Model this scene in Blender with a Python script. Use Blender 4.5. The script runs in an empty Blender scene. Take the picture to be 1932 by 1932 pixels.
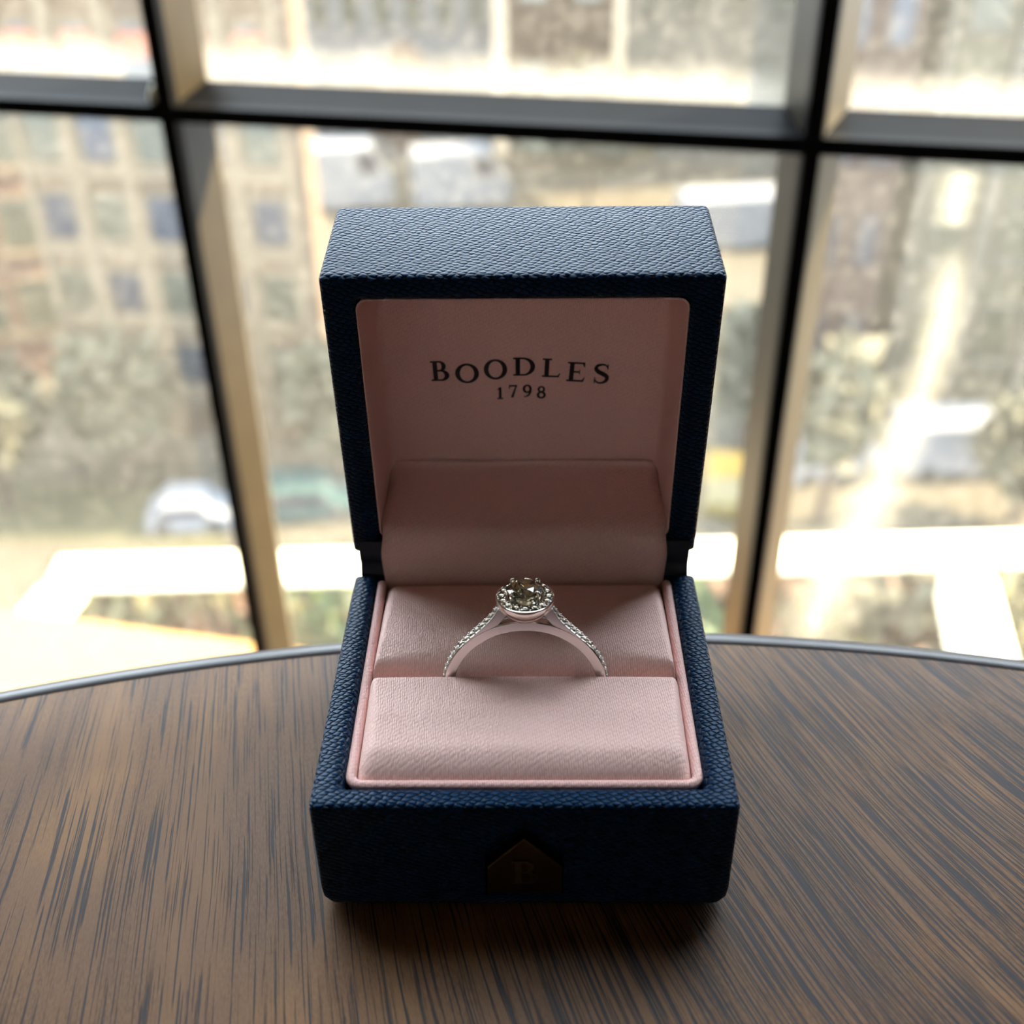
import bpy, bmesh, math, random
import numpy as np
from mathutils import Matrix, Vector
random.seed(7)
rng = np.random.default_rng(7)
S = bpy.context.scene
COL = S.collection
TZ = 0.55                       # height of the table top above the room floor

# ------------------------------------------------------------------ camera
CAM = np.array([0.00053, -0.09292, TZ + 0.12333])
YAW, PIT, ROL, FPX = -0.0159, 0.5985, -0.0125, 2223.1
_f = np.array([math.sin(YAW)*math.cos(PIT), math.cos(YAW)*math.cos(PIT), -math.sin(PIT)])
_r = np.array([math.cos(YAW), -math.sin(YAW), 0.0])
_u = np.cross(_r, _f)
_r, _u = _r*math.cos(ROL)+_u*math.sin(ROL), -_r*math.sin(ROL)+_u*math.cos(ROL)
cd = bpy.data.cameras.new('camera')
cam = bpy.data.objects.new('camera', cd)
COL.objects.link(cam)
M = Matrix.Identity(4)
for i in range(3):
    M[i][0], M[i][1], M[i][2], M[i][3] = _r[i], _u[i], -_f[i], CAM[i]
cam.matrix_world = M
cd.sensor_width = 36.0
cd.lens = 36.0*FPX/1932
cd.clip_start, cd.clip_end = 0.005, 500
cd.dof.use_dof = True
cd.dof.focus_distance = 0.153
cd.dof.aperture_fstop = cd.lens/2.3
S.camera = cam

# ------------------------------------------------------------------ world, sun, exposure
w = bpy.data.worlds.new('sky'); S.world = w; w.use_nodes = True
bg = w.node_tree.nodes['Background']
bg.inputs[0].default_value = (0.78, 0.89, 1.0, 1); bg.inputs[1].default_value = 3.2
sl = bpy.data.lights.new('sun', 'SUN'); sl.energy = 15.0; sl.angle = 0.01; sl.color = (1.0, 0.82, 0.55)
sun = bpy.data.objects.new('sun', sl); COL.objects.link(sun)
TOSUN = Vector((0.80, 0.12, 0.60)).normalized()
sun.rotation_euler = TOSUN.to_track_quat('Z', 'Y').to_euler()
sun.location = (6, 4, 8)
S.view_settings.view_transform = 'Standard'
S.view_settings.look = 'None'
S.view_settings.gamma = 1.0
S.view_settings.use_curve_mapping = False
S.view_settings.exposure = 1.62
S.cycles.transmission_bounces = 8
S.cycles.max_bounces = 9

# ------------------------------------------------------------------ pixel helpers (frame 1932 x 1932)
def _ray(px, py):
    d = _f*FPX+(px-966)*_r+(966-py)*_u
    return d/np.linalg.norm(d)
def at_z(px, py, z):
    d = _ray(px, py); return CAM+d*((z-CAM[2])/d[2])
def at_y(px, py, y):
    d = _ray(px, py); return CAM+d*((y-CAM[1])/d[1])
def at_plane(px, py, o, n):
    d = _ray(px, py); o = np.array(o, float); n = np.array(n, float)
    return CAM+d*(((o-CAM)@n)/(d@n))

# ------------------------------------------------------------------ object helpers
def wloc(o):
    v = np.zeros(3)
    while o is not None:
        v += np.array(o.location); o = o.parent
    return v
def empty(name, loc, label, cat, group=None):
    o = bpy.data.objects.new(name, None); COL.objects.link(o)
    o.location = loc; o.empty_display_size = 0.01
    o['label'] = label; o['category'] = cat
    if group: o['group'] = group
    return o
def tag(o, label=None, cat=None, group=None, kind=None):
    if label: o['label'] = label
    if cat: o['category'] = cat
    if group: o['group'] = group
    if kind: o['kind'] = kind
    return o
def mesh(name, V, F, mat, parent=None, loc=None, smooth=False, uv=None, uvs=1000.0, sharp=None):
    """V in world metres. A child keeps its parent's frame; a top-level mesh gets its origin at loc."""
    V = np.asarray(V, float)
    off = wloc(parent) if parent is not None else (np.array(loc, float) if loc is not None else np.zeros(3))
    me = bpy.data.meshes.new(name)
    me.from_pydata((V-off).tolist(), [], [tuple(int(i) for i in f) for f in F])
    me.update()
    if mat: me.materials.append(M_[mat])
    if uv:
        box_uv(me, uvs, uv == 'mirror')
    if smooth:
        me.polygons.foreach_set('use_smooth', [True]*len(me.polygons))
        if sharp: me.set_sharp_from_angle(angle=math.radians(sharp))
    o = bpy.data.objects.new(name, me); COL.objects.link(o)
    if parent is not None: o.parent = parent
    else: o.location = off
    return o
def box_uv(me, s, mirror=False):
    l = me.uv_layers.new(name='UVMap')
    for p in me.polygons:
        n = p.normal; a = max(range(3), key=lambda i: abs(n[i]))
        ij = [(1, 2), (0, 2), (0, 1)][a]
        for li in p.loop_indices:
            c = me.vertices[me.loops[li].vertex_index].co
            l.data[li].uv = ((c[ij[0]] if not mirror else (-abs(c[0]) if ij[0] == 0 else c[1]*(-1 if p.center[0] > 0 else 1)))*s, c[ij[1]]*s)
def boxVF(lo, hi):
    x0, y0, z0 = lo; x1, y1, z1 = hi
    V = [(x0,y0,z0),(x1,y0,z0),(x1,y1,z0),(x0,y1,z0),(x0,y0,z1),(x1,y0,z1),(x1,y1,z1),(x0,y1,z1)]
    F = [(0,3,2,1),(4,5,6,7),(0,1,5,4),(1,2,6,5),(2,3,7,6),(3,0,4,7)]
    return V, F
def obox(c, ax, ay, az):
    """box from centre and three half vectors"""
    c, ax, ay, az = (np.array(v, float) for v in (c, ax, ay, az))
    V = [c+sx*ax+sy*ay+sz*az for sz in (-1, 1) for sx, sy in ((-1,-1),(1,-1),(1,1),(-1,1))]
    return V, [(0,3,2,1),(4,5,6,7),(0,1,5,4),(1,2,6,5),(2,3,7,6),(3,0,4,7)]
def join(parts):
    V, F = [], []
    for v, f in parts:
        b = len(V); V += [np.array(p, float) for p in v]; F += [tuple(i+b for i in q) for q in f]
    return V, F
def tubeVF(path, r, n=8, closed=False, cap=True):
    P = [np.array(p, float) for p in path]; V, F = [], []; m = len(P)
    rr = r if hasattr(r, '__len__') else [r]*m
    prev = None
    for i in range(m):
        a = P[(i-1) % m] if (closed or i > 0) else P[i]; b = P[(i+1) % m] if (closed or i < m-1) else P[i]
        t = (b-a)/np.linalg.norm(b-a)
        if prev is None:
            h = np.array([0, 0, 1.0]) if abs(t[2]) < .9 else np.array([1.0, 0, 0])
            prev = np.cross(t, h); prev /= np.linalg.norm(prev)
        e1 = prev-t*(prev@t); e1 /= np.linalg.norm(e1); prev = e1
        e2 = np.cross(t, e1)
        for k in range(n):
            q = 2*math.pi*k/n; V.append(P[i]+rr[i]*(math.cos(q)*e1+math.sin(q)*e2))
    for i in range(m if closed else m-1):
        for k in range(n):
            a, b = i*n+k, i*n+(k+1) % n; c, d = ((i+1) % m)*n+(k+1) % n, ((i+1) % m)*n+k
            F.append((a, b, c, d))
    if cap and not closed:
        F.append(tuple(range(n))[::-1]); F.append(tuple((m-1)*n+k for k in range(n)))
    return V, F
def latheVF(prof, c, n=48, close_ends=True):
    """prof: (r, z) list, axis z through c"""
    V, F = [], []
    for r, z in prof:
        for k in range(n):
            q = 2*math.pi*k/n; V.append((c[0]+r*math.cos(q), c[1]+r*math.sin(q), c[2]+z))
    for i in range(len(prof)-1):
        for k in range(n):
            F.append((i*n+k, i*n+(k+1) % n, (i+1)*n+(k+1) % n, (i+1)*n+k))
    if close_ends:
        F.append(tuple(range(n))[::-1]); F.append(tuple((len(prof)-1)*n+k for k in range(n)))
    return V, F
def catmull(P, n=8):
    P = [np.array(p, float) for p in P]; P = [2*P[0]-P[1]]+P+[2*P[-1]-P[-2]]; out = []
    for i in range(1, len(P)-2):
        for k in range(n):
            t = k/n
            out.append(.5*((2*P[i])+(-P[i-1]+P[i+1])*t+(2*P[i-1]-5*P[i]+4*P[i+1]-P[i+2])*t*t+(-P[i-1]+3*P[i]-3*P[i+1]+P[i+2])*t**3))
    out.append(P[-2]); return out
def prismVF(poly, fn, a, b):
    """extrude a 2-D polygon between depths a and b; fn(x, y, d) gives the point"""
    n = len(poly)
    V = [fn(x, y, a) for x, y in poly]+[fn(x, y, b) for x, y in poly]
    F = [tuple(range(n)), tuple(range(2*n-1, n-1, -1))]+[(i, i+n, (i+1) % n+n, (i+1) % n) for i in range(n)]
    return V, F
def fix_normals(o):
    bm = bmesh.new(); bm.from_mesh(o.data); bmesh.ops.recalc_face_normals(bm, faces=bm.faces); bm.to_mesh(o.data); bm.free()
    return o

# ------------------------------------------------------------------ materials
M_ = {}
class NB:
    """small node builder"""
    def __init__(s, name):
        m = bpy.data.materials.new(name); m.use_nodes = True; s.m = m; s.t = m.node_tree; s.t.nodes.clear(); M_[name] = m
        s.out = s.n('ShaderNodeOutputMaterial')
    def n(s, typ, **kw):
        nd = s.t.nodes.new(typ)
        for k, v in kw.items():
            if k.startswith('i_'):
                key = k[2:]; key = int(key) if key.isdigit() else key.replace('_', ' ')
                if hasattr(v, 'is_output'): s.t.links.new(v, nd.inputs[key])
                else: nd.inputs[key].default_value = v
            else: setattr(nd, k, v)
        return nd
    def l(s, a, b): s.t.links.new(a, b)
    def math(s, op, a, b=None, c=None, clamp=False):
        nd = s.n('ShaderNodeMath', operation=op, use_clamp=clamp)
        for i, v in enumerate((a, b, c)):
            if v is None: continue
            if hasattr(v, 'is_output'): s.l(v, nd.inputs[i])
            else: nd.inputs[i].default_value = v
        return nd.outputs[0]
    def ramp(s, fac, stops, interp='LINEAR'):
        nd = s.n('ShaderNodeValToRGB'); nd.color_ramp.interpolation = interp
        e = nd.color_ramp.elements
        while len(e) < len(stops): e.new(.5)
        for x, (p, c) in zip(e, stops):
            x.position = p; x.color = (c, c, c, 1) if not hasattr(c, '__len__') else (*c, 1)
        s.l(fac, nd.inputs[0]); return nd.outputs[0]
    def mix(s, fac, a, b, blend='MIX'):
        nd = s.n('ShaderNodeMix', data_type='RGBA', blend_type=blend)
        for k, v in ((0, fac), (6, a), (7, b)):
            if hasattr(v, 'is_output'): s.l(v, nd.inputs[k])
            elif k == 0: nd.inputs[0].default_value = v
            else: nd.inputs[k].default_value = (*v, 1)
        return nd.outputs[2]
    def noise(s, vec, scale, detail=3, rough=.5, dim='3D'):
        nd = s.n('ShaderNodeTexNoise', noise_dimensions=dim); nd.inputs['Scale'].default_value = scale
        nd.inputs['Detail'].default_value = detail; nd.inputs['Roughness'].default_value = rough
        if vec is not None: s.l(vec, nd.inputs['Vector'])
        return nd.outputs[0]
    def mapping(s, vec, scale=(1,1,1), rot=(0,0,0), loc=(0,0,0)):
        nd = s.n('ShaderNodeMapping'); s.l(vec, nd.inputs[0])
        nd.inputs[1].default_value = loc; nd.inputs[2].default_value = rot; nd.inputs[3].default_value = scale
        return nd.outputs[0]
    def bsdf(s, **kw):
        nd = s.n('ShaderNodeBsdfPrincipled')
        for k, v in kw.items():
            key = {'color': 'Base Color', 'rough': 'Roughness', 'metal': 'Metallic', 'spec': 'Specular IOR Level', 'ior': 'IOR',
                   'trans': 'Transmission Weight', 'normal': 'Normal', 'sheen': 'Sheen Weight', 'sheen_r': 'Sheen Roughness', 'coat': 'Coat Weight', 'coat_r': 'Coat Roughness', 'aniso': 'Anisotropic'}[k]
            if hasattr(v, 'is_output'): s.l(v, nd.inputs[key])
            else: nd.inputs[key].default_value = (*v, 1) if key == 'Base Color' else v
        s.l(nd.outputs[0], s.out.inputs[0]); return nd
    def bump(s, h, dist, strength=1.0):
        return s.n('ShaderNodeBump', i_Height=h, i_Distance=dist, i_Strength=strength).outputs[0]
def plain(name, color, rough=.6, var=.12, scale=8.0, **kw):
    b = NB(name); tc = b.n('ShaderNodeTexCoord').outputs['Object']
    nz = b.noise(tc, scale, 4)
    c = b.mix(nz, tuple(x*(1-var) for x in color), tuple(min(1, x*(1+var)) for x in color))
    b.bsdf(color=c, rough=rough, **kw); return b

def mk_leather():
    b = NB('leather'); uv = b.n('ShaderNodeUVMap').outputs[0]
    wob = b.n('ShaderNodeTexNoise', noise_dimensions='2D'); b.l(uv, wob.inputs['Vector']); wob.inputs['Scale'].default_value = .35
    wv = b.n('ShaderNodeVectorMath', operation='MULTIPLY_ADD'); b.l(wob.outputs['Color'], wv.inputs[0]); wv.inputs[1].default_value = (.5,.5,0); b.l(uv, wv.inputs[2])
    mp = b.mapping(wv.outputs[0], scale=(1/.98, 1/.60, 1), rot=(0, 0, math.radians(33)))
    v = b.n('ShaderNodeTexVoronoi', voronoi_dimensions='2D', feature='F1'); b.l(mp, v.inputs['Vector']); v.inputs['Scale'].default_value = 1.0; v.inputs['Randomness'].default_value = .42
    e = b.n('ShaderNodeTexVoronoi', voronoi_dimensions='2D', feature='DISTANCE_TO_EDGE'); b.l(mp, e.inputs['Vector']); e.inputs['Scale'].default_value = 1.0; e.inputs['Randomness'].default_value = .42
    dome = b.math('SUBTRACT', 1.0, b.math('MULTIPLY', v.outputs['Distance'], v.outputs['Distance']))
    edge = b.math('POWER', b.math('MULTIPLY', e.outputs['Distance'], 4.0, clamp=True), .6)
    fine = b.noise(b.mapping(uv, scale=(9, 9, 9)), 1.0, 2, dim='2D')
    h = b.math('ADD', b.math('MULTIPLY', edge, .6), b.math('ADD', b.math('MULTIPLY', dome, .6), b.math('MULTIPLY', fine, .06)))
    col = b.ramp(edge, [(0, (.002, .009, .022)), (1, (.0015, .021, .066))])
    nd = b.bsdf(color=col, rough=.36, spec=.19, normal=b.bump(h, .00042, 1.0))
    nd.inputs['Specular Tint'].default_value = (.30, .62, 1.0, 1)
mk_leather()
plain('leather_plain', (.010, .016, .03), .6, .2, 900)

def mk_satin(name, color, rough=.55):
    b = NB(name); uv = b.n('ShaderNodeUVMap').outputs[0]
    mp = b.mapping(uv, scale=(1/.27, 1/.62, 1), rot=(0, 0, math.radians(-14)))
    v = b.n('ShaderNodeTexVoronoi', voronoi_dimensions='2D', feature='F1'); b.l(mp, v.inputs['Vector']); v.inputs['Scale'].default_value = 1.0; v.inputs['Randomness'].default_value = .35
    h = b.math('SUBTRACT', 1.0, v.outputs['Distance'])
    big = b.noise(b.mapping(uv, scale=(.12, .12, .12)), 1.0, 3, dim='2D')
    c = b.mix(b.ramp(v.outputs['Distance'], [(.2, 0.0), (.75, 1.0)]), color, tuple(x*.86 for x in color))
    c = b.mix(b.math('MULTIPLY', big, .10), c, (.62, .40, .38))
    b.bsdf(color=c, rough=rough, spec=.25, normal=b.bump(h, .00011, .9))
mk_satin('satin', (.95, .635, .575))
mk_satin('satin_cord', (.86, .53, .49))
plain('print_ink', (.012, .006, .012), .7, .1, 3000)

def mk_wood():
    b = NB('table_wood'); tc = b.n('ShaderNodeTexCoord').outputs['Object']
    sep = b.n('ShaderNodeSeparateXYZ'); b.l(tc, sep.inputs[0])
    x, y = sep.outputs[0], sep.outputs[1]          # metres from the table's centre
    x = b.math('MULTIPLY', b.math('ADD', x, .0115), 1000.0); y = b.math('MULTIPLY', b.math('SUBTRACT', y, .2539), 1000.0)   # mm, origin beside the box
    ang = b.math('ADD', .30, b.math('MULTIPLY', x, .0030))
    ang = b.math('MINIMUM', b.math('MAXIMUM', ang, .05), .75)
    ca, sa = b.math('COSINE', ang), b.math('SINE', ang)
    u = b.math('ADD', b.math('MULTIPLY', x, ca), b.math('MULTIPLY', y, sa))
    v = b.math('SUBTRACT', b.math('MULTIPLY', y, ca), b.math('MULTIPLY', x, sa))
    def coord(su, sv, off=0.0):
        cb = b.n('ShaderNodeCombineXYZ'); b.l(b.math('MULTIPLY', u, su), cb.inputs[0]); b.l(b.math('MULTIPLY', v, sv), cb.inputs[1]); cb.inputs[2].default_value = off
        return cb.outputs[0]
    wav = b.math('MULTIPLY', b.noise(coord(.02, .012, 3.1), 1.0, 2), 5.0)
    u = b.math('ADD', u, wav)
    right = b.math('MULTIPLY', b.math('ADD', x, 25.0), .02, clamp=True)
    broad = b.noise(coord(.07, .012, 1.0), 1.0, 4, .6)
    pore = b.noise(coord(2.3, .034, 5.0), 1.0, 3, .58)
    pore2 = b.noise(coord(4.6, .040, 9.0), 1.0, 2, .55)
    fleck = b.noise(coord(5.0, 1.1, 2.0), 1.0, 2, .6)
    blot = b.noise(coord(.05, .045, 7.7), 1.0, 3, .5)
    base = b.ramp(broad, [(.30, (.052, .019, .005)), (.50, (.120, .050, .014)), (.70, (.205, .096, .029))])
    base = b.mix(b.ramp(fleck, [(.35, 0.0), (.65, 1.0)]), base, b.mix(.45, base, (.21, .115, .048)))
    base = b.mix(b.ramp(blot, [(.42, .35), (.62, 0.0)]), base, (.07, .035, .022))
    th = b.math('SUBTRACT', b.math('ADD', pore, b.math('MULTIPLY', right, .05)), .5)
    streak = b.ramp(th, [(.068, 0.0), (.105, 1.0)])
    streak2 = b.ramp(b.math('ADD', pore2, b.math('MULTIPLY', right, .075)), [(.60, 0.0), (.655, .85)])
    st = b.math('MAXIMUM', streak, streak2)
    col = b.mix(b.math('MULTIPLY', st, .93), base, (.008, .008, .013))
    rough = b.math('ADD', .40, b.math('MULTIPLY', fleck, .16))
    h = b.math('SUBTRACT', b.math('MULTIPLY', fleck, .25), b.math('MULTIPLY', st, .8))
    b.bsdf(color=col, rough=rough, spec=.2, normal=b.bump(h, .00006, .6))
mk_wood()

def mk_metal(name, col, rough):
    b = NB(name); tc = b.n('ShaderNodeTexCoord').outputs['Object']
    r = b.math('ADD', rough, b.math('MULTIPLY', b.noise(tc, 60, 2), .03))
    b.bsdf(color=col, rough=r, metal=1.0)
plain('edge_sheen', (0.0880, 0.0840, 0.0880), .30, .2, 300, spec=.35)  # table rim: reflected sky sheen put into a paler grey, glossier colour
mk_metal('platinum', (.90, .85, .77), .10)
mk_metal('platinum_satin', (.84, .80, .78), .24)
mk_metal('brass_worn', (.20, .155, .10), .30)
mk_metal('brass', (.10, .075, .045), .35)
def mk_diamond(name, tint, ior=2.2):
    b = NB(name); b.bsdf(color=tint, rough=0.0, trans=1.0, ior=ior)
mk_diamond('diamond', (1.0, .91, .66), 2.3); mk_diamond('diamond_small', (1, .95, .82), 2.2)

def mk_glass():
    """old window glass: clear, with a thin film of dust that gathers along the lower edge"""
    b = NB('dusty_glass'); tc = b.n('ShaderNodeTexCoord').outputs['Object']
    sep = b.n('ShaderNodeSeparateXYZ'); b.l(tc, sep.inputs[0])
    z = sep.outputs[2]                                      # metres above the pane's lower edge
    n1 = b.noise(tc, 9, 5, .6); n2 = b.noise(b.mapping(tc, scale=(60, 60, 14)), 1.0, 4, .6)
    n3 = b.noise(tc, 210, 3, .7)
    low = b.math('SUBTRACT', 1.0, b.math('MULTIPLY', b.math('SUBTRACT', z, b.math('MULTIPLY', n2, .012)), 1/.011), clamp=True)
    film = b.math('ADD', .035, b.math('MULTIPLY', b.ramp(n1, [(.35, 0.0), (.75, 1.0)]), .05))
    film = b.math('ADD', film, b.math('MULTIPLY', b.ramp(n3, [(.50, 0.0), (.72, 1.0)]), .11))
    film = b.math('ADD', film, b.math('MULTIPLY', low, .27), clamp=True)
    tr = b.n('ShaderNodeBsdfTransparent'); tr.inputs[0].default_value = (.97, .98, .96, 1)
    df = b.n('ShaderNodeBsdfDiffuse'); df.inputs[0].default_value = (.84, .78, .65, 1)
    tl = b.n('ShaderNodeBsdfTranslucent'); tl.inputs[0].default_value = (.84, .78, .65, 1)
    dust = b.n('ShaderNodeMixShader'); dust.inputs[0].default_value = .6; b.l(df.outputs[0], dust.inputs[1]); b.l(tl.outputs[0], dust.inputs[2])
    gl = b.n('ShaderNodeBsdfGlossy'); gl.inputs['Roughness'].default_value = .02
    fr = b.n('ShaderNodeFresnel'); fr.inputs[0].default_value = 1.45
    m1 = b.n('ShaderNodeMixShader'); b.l(fr.outputs[0], m1.inputs[0]); b.l(tr.outputs[0], m1.inputs[1]); b.l(gl.outputs[0], m1.inputs[2])
    m2 = b.n('ShaderNodeMixShader'); b.l(film, m2.inputs[0]); b.l(m1.outputs[0], m2.inputs[1]); b.l(dust.outputs[0], m2.inputs[2])
    b.l(m2.outputs[0], b.out.inputs[0])
mk_glass()
def mk_smear():
    b = NB('glass_smear'); tc = b.n('ShaderNodeTexCoord').outputs['UV']
    sep = b.n('ShaderNodeSeparateXYZ'); b.l(tc, sep.inputs[0])
    a = b.math('SUBTRACT', 1.0, b.math('ABSOLUTE', b.math('MULTIPLY', sep.outputs[0], 1.0)), clamp=True)
    e = b.math('MULTIPLY', b.math('SUBTRACT', 1.0, b.math('ABSOLUTE', sep.outputs[1]), clamp=True), 5.0, clamp=True)
    a = b.math('MULTIPLY', b.math('POWER', a, 1.3), e)
    ob = b.n('ShaderNodeTexCoord').outputs['Object']
    a = b.math('MULTIPLY', a, b.math('ADD', .45, b.math('MULTIPLY', b.noise(ob, 60, 4), .5)))
    tr = b.n('ShaderNodeBsdfTransparent')
    tl = b.n('ShaderNodeBsdfTranslucent'); tl.inputs[0].default_value = (.95, .86, .66, 1)
    m = b.n('ShaderNodeMixShader'); b.l(b.math('MULTIPLY', a, .27), m.inputs[0]); b.l(tr.outputs[0], m.inputs[1]); b.l(tl.outputs[0], m.inputs[2])
    b.l(m.outputs[0], b.out.inputs[0])
mk_smear()
plain('bar_paint', (0.0346, 0.0270, 0.0162), .35, .25, 60)
plain('bar_nose', (0.0035, 0.0036, 0.0045), .4, .2, 60, spec=.1)
plain('wall_paint', (0.065, 0.055, 0.045), .8, .06, 4)
plain('wall_pale', (.74, .66, .62), .8, .05, 4)
plain('ceiling_paint', (0.450, 0.430, 0.400), .8, .04, 4)
plain('floor_boards', (0.048, 0.028, 0.016), .5, .3, 6)
plain('skirting_paint', (.35, .32, .28), .5, .05, 9)
plain('sill_stone', (0.3000, 0.1600, 0.0450), .8, .12, 14)
plain('rail_white', (0.8600, 0.7600, 0.5400), .5, .04, 10)
plain('terrace_floor', (0.098, 0.073, 0.044), .8, .2, 6)
plain('terracotta', (.42, .18, .09), .8, .15, 12)
plain('leaf_olive', (0.0846, 0.0768, 0.0306), .7, .4, 5)
plain('leaf_green', (0.0480, 0.0720, 0.0240), .7, .4, 5)
plain('leaf_rust', (0.1212, 0.0672, 0.0372), .8, .4, 5)
plain('leaf_grey', (0.0554, 0.0513, 0.0299), .8, .3, 1)
plain('bark', (0.0500, 0.0350, 0.0250), .9, .3, 3)
plain('asphalt', (0.0462, 0.0385, 0.0246), .9, .15, .4)
plain('pavement', (0.0770, 0.0606, 0.0397), .9, .12, .5)
plain('verge', (0.0437, 0.0401, 0.0172), .95, .25, .5)
plain('wall_tan', (0.0770, 0.0496, 0.0277), .85, .10, .8)
plain('wall_trim', (0.1158, 0.0865, 0.0546), .8, .05, .8)
plain('wall_pink', (0.0867, 0.0433, 0.0262), .85, .15, .6)
plain('wall_white', (0.1102, 0.1015, 0.0958), .8, .06, .6)
plain('wall_brown', (0.0583, 0.0378, 0.0217), .85, .12, .6)
plain('wall_grey', (0.0802, 0.0700, 0.0546), .85, .10, .5)
plain('wall_umber', (0.0389, 0.0236, 0.0172), .85, .15, .7)
plain('wall_sage', (0.0672, 0.0582, 0.0374), .85, .10, .7)
plain('pane_dark', (0.022, 0.025, 0.036), .25, .3, .5)
plain('pane_sage', (0.043, 0.042, 0.028), .35, .3, .5)
plain('pane_light', (0.181, 0.182, 0.165), .3, .1, .5)
plain('blind_red', (0.276, 0.102, 0.054), .8, .1, 1)
plain('roof_slate', (.09, .09, .10), .8, .15, 1)
plain('car_white', (0.156, 0.161, 0.176), .3, .03, 2)
plain('car_teal', (0.0250, 0.0500, 0.0500), .3, .03, 2)
plain('car_yellow', (0.0990, 0.0755, 0.0215), .35, .03, 2)
plain('rubber', (.02, .02, .02), .8, .1, 4)

# ================================================================== the room and its window
WA = math.radians(11.0)                       # the window wall is turned this far from the box
T_ = np.array([math.cos(WA), -math.sin(WA), 0]); N_ = np.array([math.sin(WA), math.cos(WA), 0])   # along the wall, outward
W0 = np.array([0, .391, 0])                   # on the noses of the glazing bars
Z_ = np.array([0, 0, 1.0])
def WP(s, d, z): return W0+s*T_+d*N_+z*Z_     # s along the wall, d outward, z up
def sbar(px, py): return float((at_plane(px, py, W0, N_)-W0)@T_)
S1 = (sbar(340, 400)+sbar(385, 640)+sbar(495, 1225))/3
S2 = (sbar(1516, 400)+sbar(1412, 1195))/2
PW = S2-S1
zb = float(np.mean([at_plane(a, b, W0, N_)[2] for a, b in ((120, 200), (900, 248), (1400, 275))]))
PH = .41
SB = [S1+PW*k for k in range(-3, 3)]          # vertical bar positions, ends are the frame
ZB = [zb+PH*k for k in range(-1, 5)]
GD = .018                                     # glass sits this far behind the noses
WL, WR, WB, WT = SB[0], SB[-1], ZB[0], ZB[-1]
def struct(o): o['kind'] = 'structure'; return o
def wbox(s0, s1, d0, d1, z0, z1):
    V = [WP(s, d, z) for z in (z0, z1) for s, d in ((s0, d0), (s1, d0), (s1, d1), (s0, d1))]
    return V, [(0,3,2,1),(4,5,6,7),(0,1,5,4),(1,2,6,5),(2,3,7,6),(3,0,4,7)]
XL, XR, DB, CH = -1.75, 1.25, -2.4, 2.45
# back wall with the window opening
V, F = join([wbox(XL-.1, WL-.03, .0, .045, 0, CH), wbox(WR+.03, XR+.1, .0, .045, 0, CH),
             wbox(WL-.03, WR+.03, .0, .045, 0, WB-.03), wbox(WL-.03, WR+.03, .0, .045, WT+.03, CH)])
struct(mesh('wall_back', V, F, 'wall_paint'))
V, F = wbox(XL-.1, XL, DB, 0, 0, CH); struct(mesh('wall_left', V, F, 'wall_paint'))
V, F = wbox(XR, XR+.1, DB, 0, 0, CH); struct(mesh('wall_right', V, F, 'wall_paint'))
V, F = wbox(XL-.1, XR+.1, DB-.1, DB, 0, CH); struct(mesh('wall_front', V, F, 'wall_pale'))
V, F = wbox(XL-.1, XR+.1, DB-.1, .045, CH, CH+.1); struct(mesh('ceiling', V, F, 'ceiling_paint'))
fl = struct(mesh('floor', *wbox(XL-.1, XR+.1, DB-.1, .045, -.06, -.004), 'floor_boards'))
nb = 26
for k in range(nb):
    a = XL+(XR-XL)*k/nb; b_ = XL+(XR-XL)*(k+1)/nb
    mesh('floor_board', *wbox(a+.001, b_-.001, DB, 0, -.004, 0), 'floor_boards', fl)
for nm, bx_ in (('baseboard_back', wbox(XL, XR, -.012, 0, 0, .07)), ('baseboard_left', wbox(XL, XL+.012, DB, -.012, 0, .07)),
                ('baseboard_right', wbox(XR-.012, XR, DB, -.012, 0, .07)), ('baseboard_front', wbox(XL+.012, XR-.012, DB, DB+.012, 0, .07))):
    struct(mesh(nm, *bx_, 'skirting_paint'))

win = bpy.data.objects.new('window_1', None); COL.objects.link(win); win.location = WP((WL+WR)/2, 0, WB); win['kind'] = 'structure'
win['label'] = 'dark many-paned window with dusty glass behind the ring box'
HW, NW = .0125, .0034                          # half widths of a bar at the glass and at its nose
def vbar(s, z0, z1, name='glazing_bar'):
    prof = [(-HW, GD), (-NW-.0012, .0035), (-NW, 0), (NW, 0), (NW+.0012, .0035), (HW, GD), (HW*.8, GD+.008), (-HW*.8, GD+.008)]
    n = len(prof)
    V = [WP(s+a, d, z) for z in (z0, z1) for a, d in prof]
    F = [tuple(range(n))[::-1], tuple(range(n, 2*n))]+[(i, (i+1) % n, (i+1) % n+n, i+n) for i in range(n)]
    return V, F
def hbar(z, s0, s1):
    prof = [(-HW*.42, GD), (-NW-.001, .004), (-NW, .0005), (NW, .0005), (NW+.001, .004), (HW*.82, GD), (HW*.6, GD+.006), (-HW*.4, GD+.006)]
    n = len(prof)
    V = [WP(s, d, z+a) for s in (s0, s1) for a, d in prof]
    F = [tuple(range(n)), tuple(range(2*n-1, n-1, -1))]+[(i, i+n, (i+1) % n+n, (i+1) % n) for i in range(n)]
    return V, F
def bar_mats(o, noses):
    o.data.materials.append(M_['bar_nose'])
    for i in noses: o.data.polygons[i].material_index = 1
for s in SB[1:-1]:
    o = fix_normals(mesh('glazing_bar', *vbar(s, WB, WT), 'bar_paint', win)); bar_mats(o, (3, 4, 5))
for z in ZB[1:-1]:
    for i in range(5):
        o = fix_normals(mesh('glazing_bar', *hbar(z, SB[i]+.003, SB[i+1]-.003), 'bar_nose', win))
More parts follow.
